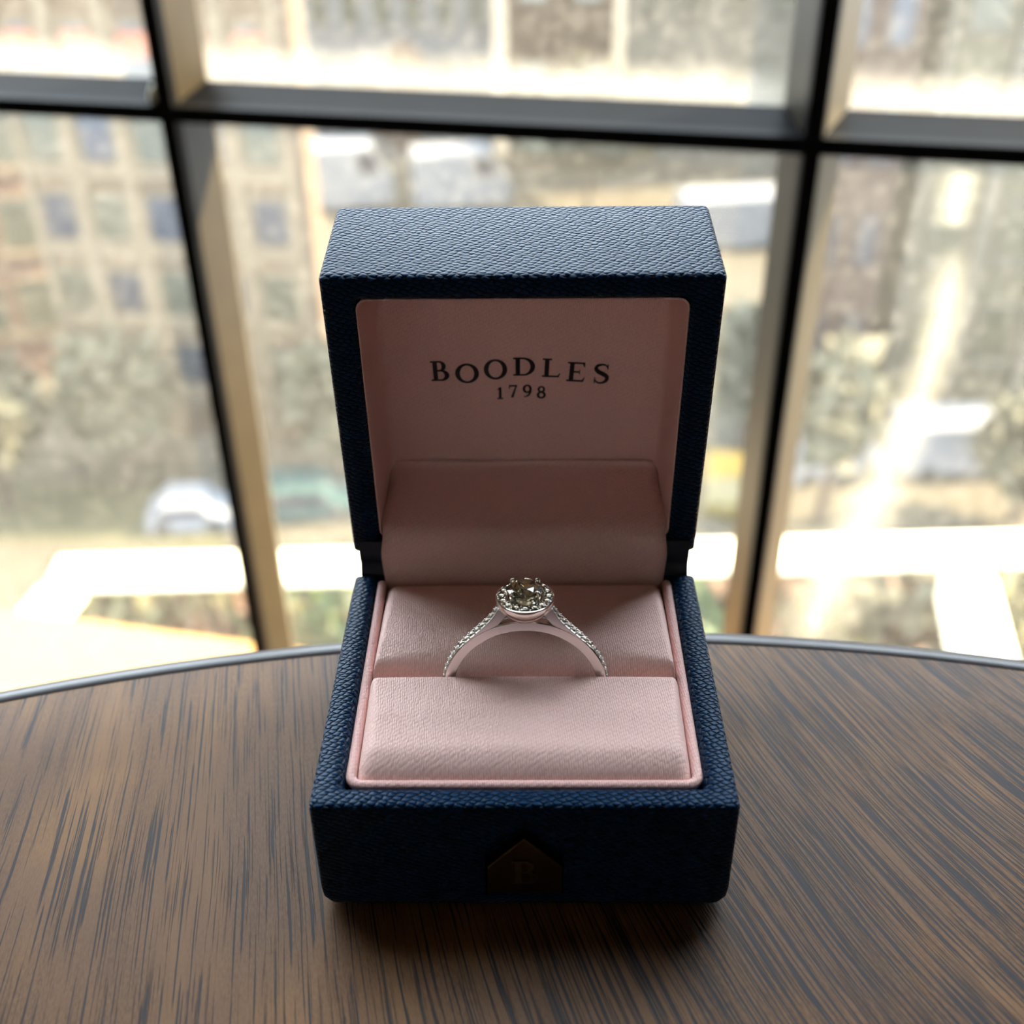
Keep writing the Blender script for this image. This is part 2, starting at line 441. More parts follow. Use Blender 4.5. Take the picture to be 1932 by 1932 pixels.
for a, b_, c, d in ((WL-.03, WL, WB-.03, WT+.03), (WR, WR+.03, WB-.03, WT+.03), (WL, WR, WB-.03, WB), (WL, WR, WT, WT+.03)):
    mesh('window_frame', *wbox(a, b_, -.004, .04, c, d), 'bar_nose', win)
for i in range(5):
    for k in range(5):
        o = wbox(SB[i], SB[i+1], GD+.0005, GD+.0035, ZB[k], ZB[k+1])
        pn = mesh('pane', [WP(s, GD+.002, z) for s, z in ((SB[i]+.004, ZB[k]+.004), (SB[i+1]-.004, ZB[k]+.004), (SB[i+1]-.004, ZB[k+1]-.004), (SB[i]+.004, ZB[k+1]-.004))], [(0, 1, 2, 3)], 'dusty_glass')
        # origin of each pane on its own lower edge, so the dust line follows every pane
        c = WP((SB[i]+SB[i+1])/2, 0, ZB[k]+HW*.8)
        for v in pn.data.vertices: v.co = Vector(np.array(v.co)-c)
        pn.parent = win; pn.location = Vector(c-np.array(win.location))
V, F = tubeVF([at_plane(289+3*math.sin(k), 160+9*k, WP(0, .004, 0), N_) for k in range(5)], [.0012, .0022, .0026, .0024, .0012], 8)
o = mesh('paint_drip', V, F, 'rail_white', win, smooth=True); o['label'] = 'pale dried paint drip on the bar'
# a long wiped smear on the right-hand pane, outside the glass
def smear(px_pts, wid):
    P = [at_plane(x, y, WP(0, GD+.0045, 0), N_) for x, y in px_pts]
    P = catmull(P, 6); W_ = np.interp(np.linspace(0, 1, len(P)), np.linspace(0, 1, len(wid)), wid)
    V, F, uv = [], [], []
    for i, p in enumerate(P):
        q = P[min(i+1, len(P)-1)]-P[max(i-1, 0)]; q /= np.linalg.norm(q); e = np.cross(N_, q)
        for s in (-1, 0, 1): V.append(p+s*W_[i]*e); uv.append((s, 2*i/(len(P)-1)-1))
        if i:
            for s in (0, 1): F.append((3*i-3+s, 3*i-2+s, 3*i+1+s, 3*i+s))
    o = mesh('dirt_smear', V, F, 'glass_smear', win)
    l = o.data.uv_layers.new(name='UVMap')
    for lp in o.data.loops: l.data[lp.index].uv = uv[lp.vertex_index]
smear([(1805, 455), (1780, 600), (1738, 740), (1690, 850), (1640, 960), (1570, 1090), (1505, 1260)], [.010, .012, .013, .015, .019, .025, .028])
smear([(1822, 320), (1805, 370), (1796, 430)], [.009, .011, .009])

# ================================================================== the table
TC = np.array([.01147, -.25393]); TR = .3100
tab = empty('side_table', (TC[0], TC[1], 0), 'small round brown wooden table with dark grain under the ring box', 'table')
R_ = TR
prof = [(R_-.012, -.026), (R_-.004, -.025), (R_-.0012, -.021), (R_-.0004, -.016), (R_-.0004, -.004), (R_-.0045, -.0002), (R_-.0052, 0), (R_-.02, 0), (.05, 0)]
top = mesh('table_top', *latheVF(prof, (TC[0], TC[1], TZ), 256), 'table_wood', tab, smooth=True, sharp=50)
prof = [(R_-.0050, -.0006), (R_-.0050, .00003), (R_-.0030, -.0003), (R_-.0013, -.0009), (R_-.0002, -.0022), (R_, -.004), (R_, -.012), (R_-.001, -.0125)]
mesh('edge_sheen', *latheVF(prof, (TC[0], TC[1], TZ), 256, False), 'edge_sheen', tab, smooth=True)  # rim strip of the table top, carries the painted sky sheen
mesh('pedestal', *latheVF([(.02, 0.03), (.03, .05), (.025, .12), (.034, .2), (.022, .3), (.024, .42), (.04, .50), (.05, TZ-.027)], (TC[0], TC[1], 0), 40), 'table_wood', tab, smooth=True)
for k in range(3):
    a = math.radians(90+120*k); d = np.array([math.cos(a), math.sin(a), 0]); c = np.array([TC[0], TC[1], 0])
    P = catmull([c+Z_*.10+d*.01, c+d*.10+Z_*.09, c+d*.18+Z_*.04, c+d*.23+Z_*.012], 6)
    mesh('foot', *tubeVF(P, .012, 10), 'table_wood', tab, smooth=True, sharp=50)

# ================================================================== the ring box (millimetres on the table, origin at front middle)
def B(x, y, z): return np.array([x/1000, y/1000, TZ+z/1000])
BW, BD, BH = 25.0, 45.9, 18.9                   # half width, depth, height of the base
LT, LL, LA, LG = 19.6, 45.9, -0.0936, 1.76      # lid depth, lid length, tilt towards the viewer, hinge gap
UP = np.array([0, math.sin(LA), math.cos(LA)]); BK = np.array([0, math.cos(LA), -math.sin(LA)])
LO = np.array([0, BD, BH+LG])
def Lp(x, v, d):                                # lid frame: v up from the hinge, d back from the rim
    p = LO+v*UP+d*BK; return B(x, p[1], p[2])
box = empty('ring_box', B(0, 0, 0)+np.array([0, .023, 0]), 'open navy textured leather ring box with pink satin lining', 'ring box')

def rrect(x0, x1, y0, y1, r, n=5):
    out = []
    for cx, cy, a0 in ((x1-r, y0+r, -90), (x1-r, y1-r, 0), (x0+r, y1-r, 90), (x0+r, y0+r, 180)):
        for k in range(n+1):
            a = math.radians(a0+90*k/n); out.append((cx+r*math.cos(a), cy+r*math.sin(a)))
    return out
def loft(loops, fn, cap0=True, cap1=True, sub=1):
    """loops: (x0, x1, y0, y1, r, h)"""
    V, F = [], []
    for x0, x1, y0, y1, r, h in loops:
        for x, y in rrect(x0, x1, y0, y1, r): V.append(fn(x, y, h))
    n = len(V)//len(loops)
    for i in range(len(loops)-1):
        for k in range(n): F.append((i*n+k, i*n+(k+1) % n, (i+1)*n+(k+1) % n, (i+1)*n+k))
    if cap0: F.append(tuple(range(n))[::-1])
    if cap1: F.append(tuple((len(loops)-1)*n+k for k in range(n)))
    return V, F
def base_pt(x, y, z):
    if z > 8 and y > 40.5: z -= ((y-40.5)/5.4)**2*1.5*min(1, (z-8)/8)
    return B(x, y, z)
def inset(i, z, r=1.0, back=None):
    return (-BW+i, BW-i, i*.88, BD-(i if back is None else back), max(.3, r), z)
loops = [inset(3.0, 0.0, 1.5), inset(1.4, .25, 1.5), inset(.5, 1.1, 1.2), inset(.1, 2.4, .9), inset(0, 4, .8), inset(0, BH-.75, .8), inset(.12, BH-.3, .8), inset(.4, BH-.06, .8), inset(.75, BH, .8)]
for i_, z_ in ((1.6, BH+.02), (2.5, BH), (3.0, BH-.18), (3.4, BH-.6), (3.65, BH-1.2), (3.75, BH-2), (3.8, 4.0)):
    loops.append((-BW+i_, BW-i_, i_*.9, BD-min(i_, .9), 1.0, z_))
base = fix_normals(mesh('base_shell', *loft(loops, base_pt), 'leather', box, smooth=True, sharp=48))
# notch in the front wall for the clasp
poly = [(0, 16.1), (-.9, 15.5), (-4.5, 11.6), (-4.75, 11.0), (-4.75, 3.4), (4.75, 3.4), (4.75, 11.0), (4.5, 11.6), (.9, 15.5)]
cut = fix_normals(mesh('cutter', *prismVF(poly, lambda x, z, d: B(x, d, z), -3.0, 1.6), 'leather_plain'))
bm_ = base.modifiers.new('notch', 'BOOLEAN'); bm_.operation = 'DIFFERENCE'; bm_.object = cut; bm_.solver = 'EXACT'
bpy.context.view_layer.update()
dg = bpy.context.evaluated_depsgraph_get()
nm_ = bpy.data.meshes.new_from_object(base.evaluated_get(dg)); base.modifiers.clear(); base.data = nm_
bb_ = bmesh.new(); bb_.from_mesh(base.data)
bmesh.ops.bisect_plane(bb_, geom=bb_.verts[:]+bb_.edges[:]+bb_.faces[:], plane_co=(0, 0, 0), plane_no=(1, 0, 0), dist=1e-7); bb_.to_mesh(base.data); bb_.free()
while base.data.uv_layers: base.data.uv_layers.remove(base.data.uv_layers[0])
box_uv(base.data, 1000.0, True)
base['label'] = 'navy grained leather lower half of the box'
bpy.data.objects.remove(cut)
plate = fix_normals(mesh('clasp_plate', *prismVF([(0, 13.5), (-4.6, 8.3), (-4.6, 3.5), (4.6, 3.5), (4.6, 8.3)], lambda x, z, d: B(x, d, z), -.12, 1.55), 'brass', base))
bv = plate.modifiers.new('bevel', 'BEVEL'); bv.width = .0002; bv.segments = 2
plate['label'] = 'dark brass pointed clasp plate engraved with a letter B'

def lid_pt(x, v, h):                              # h counts forward, 0 at the rim
    d = -h
    if v < 4.5: d += ((4.5-v)/4.5)**2*1.0*(1 if d < 8 else 0)
    return Lp(x, v, d)
def linset(i, h, r=1.0): return (-BW+i, BW-i, i, LL-i, max(.3, r), h)
loops = [linset(.9, -LT, .8), linset(.35, -LT+.12, .8), linset(.08, -LT+.4, .8), linset(0, -LT+.9, .8), linset(0, -.75, .8), linset(.12, -.3, .8), linset(.4, -.06, .8), linset(.75, 0, .8)]
for i_, h_ in ((2.0, .02), (3.0, -.02), (3.6, -.2), (4.0, -.7), (4.2, -1.4), (4.2, -LT+2)):
    loops.append((-BW+i_, BW-i_, min(i_, 1.6), LL-i_*.83, 1.2, h_))
lid = fix_normals(mesh('lid_shell', *loft(loops, lid_pt), 'leather', box, uv=True, smooth=True, sharp=48))
lid['label'] = 'navy grained leather lid standing open'
# leather hinge across the back
P = catmull([(BD-.6, BH-5), (BD-.5, BH-1.6), (BD+.1, BH+.6), (BD-.2, BH+2.2), (BD-.4, BH+5)], 5)
V, F = [], []
for p in P:
    for x, dy in ((-24.0, -.2), (24.0, -.2), (24.0, .35), (-24.0, .35)): V.append(B(x, p[0]+dy, p[1]))
for i in range(len(P)-1):
    for k in range(4): F.append((4*i+k, 4*i+(k+1) % 4, 4*i+4+(k+1) % 4, 4*i+4+k))
F += [(3, 2, 1, 0), tuple(4*(len(P)-1)+k for k in range(4))]
fix_normals(mesh('hinge', V, F, 'leather_plain', box))

# lid lining: padded tray open at the front
def lin_pt(x, v, h): return Lp(x, v, -h)
LD = 14.2
def lin(i, h, r): return (-20.75+i, 20.75-i, 3.0+i*.3, 42.1-i, r, h)
loops = [lin(-.15, -.9, 1.5), lin(0, -.7, 1.5), lin(.08, -1.2, 1.5), lin(.25, -6, 1.6), lin(.45, -LD+2.4, 1.8), lin(.7, -LD+1.2, 2), lin(1.3, -LD+.4, 2.2), lin(2.2, -LD+.08, 2.5), lin(3.2, -LD, 2.5)]
lining = mesh('lid_lining', *loft(loops, lin_pt, cap0=False), 'satin', box, uv=True, smooth=True)
lining['label'] = 'pink satin lining of the lid printed with dark lettering'
# satin strip over the hinge
def Ly(v, d): p = LO+v*UP+d*BK; return (p[1], p[2])
P = catmull([Ly(7.2, LD-.25), Ly(6.3, LD-.9), Ly(5.75, LD-3), Ly(5.35, 7), Ly(5.0, 3), Ly(4.5, .6), Ly(2.9, -.75), Ly(.2, -1.05), (BD-1.5, BH-.5), (BD-1.6, BH-3), (BD-1.6, BH-8)], 6)
V, F = [], []
nx = 24
for j, p in enumerate(P):
    for i in range(nx+1):
        q = 2*i/nx-1; hw = 20.55+.15*math.sin(j*.35)+ (.25 if j < 20 else 0)*(-1)
        sag = .12*math.sin(q*5+j*.2)
        V.append(B(q*hw, p[0]+sag*.6, p[1]+sag*.5))
for j in range(len(P)-1):
    for i in range(nx): F.append((j*(nx+1)+i, j*(nx+1)+i+1, (j+1)*(nx+1)+i+1, (j+1)*(nx+1)+i))
strip = mesh('hinge_strip', V, F, 'satin', box, uv=True, smooth=True)
so = strip.modifiers.new('thick', 'SOLIDIFY'); so.thickness = .0003; so.offset = 0

# cushions
def pad(name, y0, y1, prof, hw, rf, rb, rs, zb_, crown=.5, name_front=True):
    ys = np.concatenate([y0+rf*(1-np.cos(np.linspace(0, math.pi/2, 12))), np.linspace(y0+rf, y1-rb, 26)[1:-1], y1-rb*(1-np.cos(np.linspace(math.pi/2, 0, 12)))])
    e = rs*(1-np.cos(np.linspace(0, math.pi/2, 12)))
    xs = np.concatenate([-hw+e, np.linspace(-hw+rs, hw-rs, 50)[1:-1], (hw-e)[::-1]])
    V, F = [], []
    def roll(d, r): t = min(max(d/r, 0), 1); return math.sqrt(max(0, 1-(1-t)**2))
    py, pz = zip(*prof)
    for y in ys:
        for x in xs:
            zt = np.interp(y, py, pz)+crown*(1-(x/hw)**2)
            g = (y-y0)/(y1-y0) if name_front else (y1-y)/(y1-y0)      # 1 at the slot for the front roll, 1 at the slot for the rear one
            r_s = rs*(1-.6*g**2); rf_ = rf if name_front else rf*(1-.75*abs(x/hw)**3)
            k = roll(hw-abs(x), r_s)*min(roll(y-y0, rf_), roll(y1-y, rb))
            V.append((x, y, zb_+(zt-zb_)*k))
    n = len(xs)
    for j in range(len(ys)-1):
        for i in range(n-1): F.append((j*n+i, j*n+i+1, (j+1)*n+i+1, (j+1)*n+i))
    # skirt down into the box
    loop = [i for i in range(n)]+[j*n+n-1 for j in range(1, len(ys))]+[(len(ys)-1)*n+i for i in range(n-2, -1, -1)]+[j*n for j in range(len(ys)-2, 0, -1)]
    b0 = len(V)
    for i in loop: V.append((V[i][0], V[i][1], 9.0))
    m = len(loop)
    for k in range(m): F.append((loop[k], b0+k, b0+(k+1) % m, loop[(k+1) % m]))
    V = [B(*v) for v in V]
    return fix_normals(mesh(name, V, F, 'satin', box, uv=True, smooth=True))
c1 = pad('cushion', 4.6, 20.95, [(4.6, 19.3), (8, 19.9), (14, 20.4), (20.95, 20.3)], 20.1, 4.2, .7, 2.4, 16.6, .2)
c1['label'] = 'front pink satin cushion roll'
c2 = pad('cushion', 22.75, 44.2, [(22, 19.8), (28, 20.2), (36, 19.6), (41, 18.4), (44.2, 17.2)], 20.1, 4.2, 1.6, 1.8, 15.6, .1, False)
c2['label'] = 'rear pink satin cushion roll'
# piping round the cushions
P = [(-20.75, y, 17.5) for y in np.linspace(43.6, 6.0, 24)]+[(-20.75+1.4*(1-math.cos(a)), 6.0-1.55*math.sin(a), 17.5) for a in np.linspace(.2, math.pi/2, 6)]
P += [(x, 4.45, 17.5) for x in np.linspace(-18.6, 18.6, 30)]
P += [(20.75-1.4*(1-math.cos(a)), 6.0-1.55*math.sin(a), 17.5) for a in np.linspace(math.pi/2, .2, 6)]+[(20.75, y, 17.5) for y in np.linspace(6.0, 43.6, 24)]
V, F = tubeVF(P, .68, 10)
mesh('piping', [B(*v) for v in V], F, 'satin_cord', box, uv=True, smooth=True)

# ------------------------------------------------------------------ serif lettering
def rect(x0, y0, x1, y1): return [(x0, y0), (x1, y0), (x1, y1), (x0, y1)]
def rib(cx, cy, ro, ri, a0=-90, a1=90, n=24):
    out = []
    for k in range(n+1):
        a = math.radians(a0+(a1-a0)*k/n); out.append(((cx+ro[0]*math.cos(a), cy+ro[1]*math.sin(a)), (cx+ri[0]*math.cos(a), cy+ri[1]*math.sin(a))))
    return [[out[k][0], out[k+1][0], out[k+1][1], out[k][1]] for k in range(n)]
def stroke(pts, wd, n=7):
    P = [p for p in catmull([(x, y, 0) for x, y in pts], n)]; W_ = np.interp(np.linspace(0, 1, len(P)), np.linspace(0, 1, len(wd)), wd); out = []; L = []
    for i, p in enumerate(P):
        q = P[min(i+1, len(P)-1)]-P[max(i-1, 0)]; q /= np.linalg.norm(q); e = np.array([-q[1], q[0], 0])*W_[i]/2
        L.append(((p+e)[:2], (p-e)[:2]))
    return [[L[k][0], L[k+1][0], L[k+1][1], L[k][1]] for k in range(len(L)-1)]
def glyph(ch):
    if ch == 'B':
        return [rect(.09, 0, .28, 1), rect(0, 0, .4, .08), rect(0, .92, .36, 1), rect(.2, .47, .40, .555)] + \
            rib(.36, .735, (.28, .265), (.10, .185)) + rib(.40, .272, (.36, .283), (.16, .20))
    if ch == 'O': return rib(.55, .5, (.56, .53), (.335, .43), 0, 360, 40)
    if ch == 'D': return [rect(.11, 0, .32, 1), rect(0, 0, .45, .08), rect(0, .92, .45, 1)]+rib(.45, .5, (.57, .5), (.35, .42))
    if ch == 'L': return [rect(.11, 0, .32, 1), rect(0, .92, .44, 1), rect(0, 0, .80, .085), [(.70, .03), (.80, 0), (.86, .22), (.82, .22)]]
    if ch == 'E':
        return [rect(.11, 0, .32, 1), rect(0, .92, .80, 1), rect(0, 0, .80, .085), rect(.25, .465, .60, .545), [(.68, .97), (.82, 1), (.82, .76), (.79, .76)],
                [(.68, .03), (.80, 0), (.86, .24), (.83, .24)], rect(.57, .38, .61, .63)]
    if ch == 'S':
        return stroke([(.62, .80), (.54, .93), (.36, .97), (.16, .90), (.11, .74), (.22, .60), (.42, .49), (.60, .36), (.60, .17), (.44, .04), (.24, .03), (.09, .16)],
                      [.06, .07, .09, .13, .17, .20, .21, .19, .16, .10, .08, .06]) + [rect(.60, .72, .645, 1.0), rect(.06, 0, .105, .30)]
    if ch == '1': return [rect(.20, 0, .46, 1), rect(.02, 0, .64, .09), [(.02, .80), (.22, .84), (.32, 1), (.22, 1)]]
    if ch == '7': return [rect(.02, .88, .72, 1), [(.02, .70), (.08, .70), (.14, .92), (.02, .96)], [(.56, .9), (.72, 1), (.40, 0), (.18, 0)]]
    if ch == '9': return rib(.36, .66, (.37, .35), (.17, .23), 0, 360, 28)+stroke([(.64, .66), (.60, .38), (.46, .14), (.22, .02), (.08, .02)], [.17, .17, .14, .08, .05])
    if ch == '8': return rib(.36, .74, (.31, .27), (.13, .16), 0, 360, 28)+rib(.36, .27, (.38, .30), (.17, .175), 0, 360, 28)
def letter(name, ch, parent, place, mat, thick):
    parts = []
    for i, q in enumerate(glyph(ch)):
        parts.append(prismVF([tuple(p) for p in q], place, 0, thick*(1+.02*(i % 3))))
    return fix_normals(mesh(name, *join(parts), mat, parent))
TXN = BK
def lidxy(px, py):
    p = at_plane(px, py, Lp(0, 0, LD), TXN); q = (p-np.array([0, 0, TZ]))*1000-LO
    return np.array([q[0], q@UP])
def put_letter(name, ch, tl, bl, width_px, parent):
    """left edge of the glyph from its top-left and bottom-left corners in the print"""
    a, c = lidxy(*tl), lidxy(*bl); up = a-c; h = np.linalg.norm(up); up /= h; rt = np.array([up[1], -up[0]])
    gw = max(x for q in glyph(ch) for x, y in q)
    wmm = np.linalg.norm(lidxy(tl[0]+width_px, tl[1])-a); sx = wmm/gw
    def place(x, y, d):
        q = c+up*(y*h)+rt*(x*sx); return Lp(q[0], q[1], LD-.02-d)
    letter(name, ch, parent, place, 'print_ink', .05)
k_ = 390/1932
def Z(x, y): return (790+x*k_, 650+y*k_)
for ch, tl, bl, wd in (('B', (104, 155), (122, 340), 172), ('O', (338, 182), (346, 355), 222), ('O', (608, 142), (612, 320), 218), ('D', (882, 122), (884, 290), 206),
                       ('L', (1160, 128), (1150, 300), 172), ('E', (1396, 160), (1378, 340), 172), ('S', (1640, 178), (1622, 358), 152)):
    put_letter('letter', ch, Z(*tl), Z(*bl), wd*k_, lining)
for ch, tl, bl, wd in (('1', (730, 400), (732, 508), 60), ('7', (840, 378), (842, 492), 80), ('9', (972, 375), (974, 487), 84), ('8', (1106, 388), (1104, 500), 84)):
    put_letter('digit', ch, Z(*tl), Z(*bl), wd*k_, lining)
letter('monogram', 'B', base, lambda x, z, d: B(-1.5+x*4.1, -.12-d, 5.7+z*4.1), 'brass_worn', .28)

# ================================================================== the ring
RY, RZ, RIN, ROUT, RH = 21.85, 17.56, 9.34, 10.75, .95      # plane, centre height, radii, half width
LEAN = math.radians(-5.5)
def Rg(x, y, z):                                  # ring frame: y across the band, z up; leaning slightly back
    y_, z_ = y, z-19.8
    yy = y_*math.cos(LEAN)-z_*math.sin(LEAN); zz = y_*math.sin(LEAN)+z_*math.cos(LEAN)
    return B(x+.2, RY+yy, 19.8+zz)
ring = empty('ring', Rg(0, 0, RZ-ROUT), 'diamond halo ring in pale metal standing in the pink cushion slot', 'ring')
sec = [(RIN+.12, -RH), (RIN, -RH+.2), (RIN, RH-.2), (RIN+.12, RH), (ROUT-.12, RH), (ROUT, RH-.15), (ROUT-.16, RH-.3), (ROUT-.16, -RH+.3), (ROUT, -RH+.15), (ROUT-.12, -RH)]
V, F = [], []; n = 120; m = len(sec)
for k in range(n):
    a = 2*math.pi*k/n
    for r, y in sec: V.append(Rg(r*math.cos(a), y, RZ+r*math.sin(a)))
for k in range(n):
    for i in range(m): F.append((k*m+i, k*m+(i+1) % m, ((k+1) % n)*m+(i+1) % m, ((k+1) % n)*m+i))
fix_normals(mesh('band', V, F, 'platinum_satin', ring, smooth=True, sharp=40))
HZ = 31.55                                        # plane of the halo
for s in (-1, 1):
    outer = catmull([(8.35, 24.3, 0), (7.0, 25.75, 0), (5.4, 27.35, 0), (4.2, 28.75, 0), (3.35, 30.25, 0)], 6)
    inner = [(2.35, 29.35), (2.75, 28.7), (3.45, 27.85), (5.0, 26.9), (7.3, 25.0)]
    poly = [(s*p[0], p[1]) for p in outer]+[(s*a, b_) for a, b_ in inner]
    o = fix_normals(mesh('shoulder', *prismVF(poly, lambda x, z, y: Rg(x, y, z), -RH*.96, RH*.96), 'platinum_satin', ring, smooth=True, sharp=40))
    bv = o.modifiers.new('bevel', 'BEVEL'); bv.width = .00008; bv.segments = 2; bv.limit_method = 'ANGLE'
def Rlathe(prof, n=64, c0=False, c1=False):
    V, F = latheVF(prof, (0, 0, 0), n, False)
    if c0: F.append(tuple(range(n))[::-1])
    if c1: F.append(tuple((len(prof)-1)*n+k for k in range(n)))
    return [Rg(*v) for v in V], F
fix_normals(mesh('bezel', *Rlathe([(1.5, 29.0), (2.3, 29.15), (3.0, 29.8), (3.5, 30.5), (3.68, 31.0), (3.72, 31.45), (3.70, HZ+.05), (3.62, HZ+.08), (3.52, HZ+.02), (3.48, HZ-.12), (2.35, HZ-.10), (2.3, HZ+.05), (2.2, HZ+.08), (2.1, HZ-.1), (1.9, 30.3), (1.2, 29.7), (.02, 29.5)]), 'platinum', ring, smooth=True, sharp=35))
def brilliant(d, c, up=(0, 0, 1), table=.56, spin=0.0):
    """convex brilliant cut of girdle diameter d centred on its girdle"""
    r = d/2; P = []
    for k in range(8):
        a = math.pi*2*k/8+spin; P.append((r*table*math.cos(a), r*table*math.sin(a), d*.155))
        a2 = a+math.pi/8; P.append((r*.78*math.cos(a2), r*.78*math.sin(a2), d*.095))
        P.append((r*.42*math.cos(a), r*.42*math.sin(a), -d*.265))
    for k in range(16):
        a = math.pi*2*k/16+spin; P.append((r*math.cos(a), r*math.sin(a), d*.012)); P.append((r*math.cos(a), r*math.sin(a), -d*.012))
    P.append((0, 0, -d*.44))
    up = np.array(up, float); up /= np.linalg.norm(up)
    h = np.array([0, 1.0, 0]) if abs(up[1]) < .9 else np.array([1.0, 0, 0]); e1 = np.cross(h, up); e1 /= np.linalg.norm(e1); e2 = np.cross(up, e1)
    return [np.array(c)+p[0]*e1+p[1]*e2+p[2]*up for p in P]
def stone(name, d, c, up, mat, **kw):
    pts = [Rg(*p) for p in brilliant(d, c, up, **kw)]
    off = wloc(ring); bm = bmesh.new()
    for p in pts: bm.verts.new(p-off)
    r = bmesh.ops.convex_hull(bm, input=bm.verts)
    bmesh.ops.recalc_face_normals(bm, faces=bm.faces)
    me = bpy.data.meshes.new(name); bm.to_mesh(me); bm.free(); me.materials.append(M_[mat])
    o = bpy.data.objects.new(name, me); COL.objects.link(o); o.parent = ring; return o
ctr = stone('centre_stone', 4.6, (0, 0, HZ+1.15), (0, 0, 1), 'diamond', spin=.2)
ctr['label'] = 'large round brilliant centre stone'
for k in range(16):
    a = 2*math.pi*k/16; stone('halo_stone', 1.08, (2.96*math.cos(a), 2.96*math.sin(a), HZ+.05), (0, 0, 1), 'diamond_small', spin=k*.7)
def sphVF(c, r, n=8, m=5, sc=(1, 1, 1)):
    V, F = [], []
    for i in range(m+1):
        t = math.pi*i/m
        for k in range(n):
            q = 2*math.pi*k/n; V.append((c[0]+sc[0]*r*math.sin(t)*math.cos(q), c[1]+sc[1]*r*math.sin(t)*math.sin(q), c[2]+sc[2]*r*math.cos(t)))
    for i in range(m):
        for k in range(n): F.append((i*n+k, (i+1)*n+k, (i+1)*n+(k+1) % n, i*n+(k+1) % n))
    return V, F
beads = []
for k in range(16):
    a = 2*math.pi*(k+.5)/16
    for r in (2.55, 3.38): beads.append(sphVF((r*math.cos(a), r*math.sin(a), HZ+.10), .15))
V, F = join(beads); o = mesh('bead_setting', [Rg(*v) for v in V], F, 'platinum', ring, smooth=True)
for k in range(4):                                # claws of the centre stone
    a = math.radians(45+90*k); d = np.array([math.cos(a), math.sin(a), 0])
    P = [d*1.6+Z_*30.2, d*2.25+Z_*(HZ+.2), d*2.42+Z_*(HZ+1.1), d*2.32+Z_*(HZ+1.42), d*1.95+Z_*(HZ+1.64)]
    P = catmull(P, 5); rr = np.interp(np.linspace(0, 1, len(P)), [0, .5, .85, 1], [.22, .22, .26, .16])
    V, F = tubeVF(P, list(rr), 10); mesh('claw', [Rg(*v) for v in V], F, 'platinum', ring, smooth=True)
# pave stones down both shoulders
path = [np.array(p) for p in catmull([(3.45, 30.1, 0), (4.2, 28.8, 0), (5.4, 27.40, 0), (7.0, 25.80, 0), (8.35, 24.3, 0)], 12)]
for a in np.linspace(40, 8, 16): path.append(np.array([(ROUT+.0)*math.cos(math.radians(a-1)), RZ+ROUT*math.sin(math.radians(a-1)), 0]))
acc, want, pb = 0, .45, []
for i in range(1, len(path)):
    sg = path[i]-path[i-1]; L_ = np.linalg.norm(sg)
    while acc+L_ >= want:
        p = path[i-1]+sg*((want-acc)/L_); t = sg/L_; nrm = np.array([-t[1], t[0]]);
        if nrm[1] < 0 or nrm[0] < -.2: nrm = -nrm
        if nrm @ np.array([p[0], p[1]-RZ]) < 0: nrm = -nrm
        for s in (-1, 1):
            stone('pave_stone', .98, (s*(p[0]+nrm[0]*.02), 0, p[1]+nrm[1]*.02), (s*nrm[0], 0, nrm[1]), 'diamond_small', spin=want)
            q = p+t*.49
            for y in (-.5, .5): pb.append(sphVF((s*(q[0]+nrm[0]*.05), y, q[1]+nrm[1]*.05), .16))
        want += .98
    acc += L_
V, F = join(pb); mesh('bead_setting', [Rg(*v) for v in V], F, 'platinum', ring, smooth=True)

# ================================================================== outside: terrace rail, plants
ZR = TZ-.915
def rail_box(a, b_, wd, th, ext0=0, ext1=0):
    a, b_ = np.array(a, float), np.array(b_, float); t = (b_-a)/np.linalg.norm(b_-a); a = a-t*ext0; b_ = b_+t*ext1
    e = np.cross(Z_, t)*wd/2; c = (a+b_)/2-Z_*th/2
    return obox(c, (b_-a)/2, e, Z_*th/2)
pA = (at_z(95, 1040, ZR)+at_z(195, 1108, ZR))/2
pB = (at_z(1932, 992, ZR)+at_z(1932, 1062, ZR))/2
wdt = .072
rail = empty('terrace_rail', (pA[0], pA[1], ZR-1.05), 'white sunlit flat-topped terrace railing outside the window', 'railing')
tdir = (pB-pA)/np.linalg.norm(pB-pA)
o = mesh('top_rail', *rail_box(pA, pB, wdt, .018, wdt/2, 1.2), 'rail_white', rail); bv = o.modifiers.new('b', 'BEVEL'); bv.width = .006; bv.segments = 2
pL = (at_z(0, 1170, ZR)+at_z(85, 1222, ZR))/2
o = mesh('side_rail', *rail_box(pA-Z_*.002, pL-Z_*.002, wdt, .016, -.04, .75), 'rail_white', rail); bv = o.modifiers.new('b', 'BEVEL'); bv.width = .006; bv.segments = 2
pC = (at_z(1783, 1054, ZR)+at_z(1862, 1054, ZR))/2; pD = (at_z(1817, 1220, ZR)+at_z(1908, 1220, ZR))/2
o = mesh('side_rail', *rail_box(pC-Z_*.002, pD-Z_*.002, .075, .052, -.03, .5), 'rail_white', rail); bv = o.modifiers.new('b', 'BEVEL'); bv.width = .006; bv.segments = 2
for q in (pL+(pL-pA)*.8, pB+tdir*1.0, pD+(pD-pC)*1.5):
    c = np.array([q[0], q[1], ZR-.05-.5]); mesh('post', *obox(c, (.022, 0, 0), (0, .022, 0), (0, 0, .5)), 'rail_white', rail)
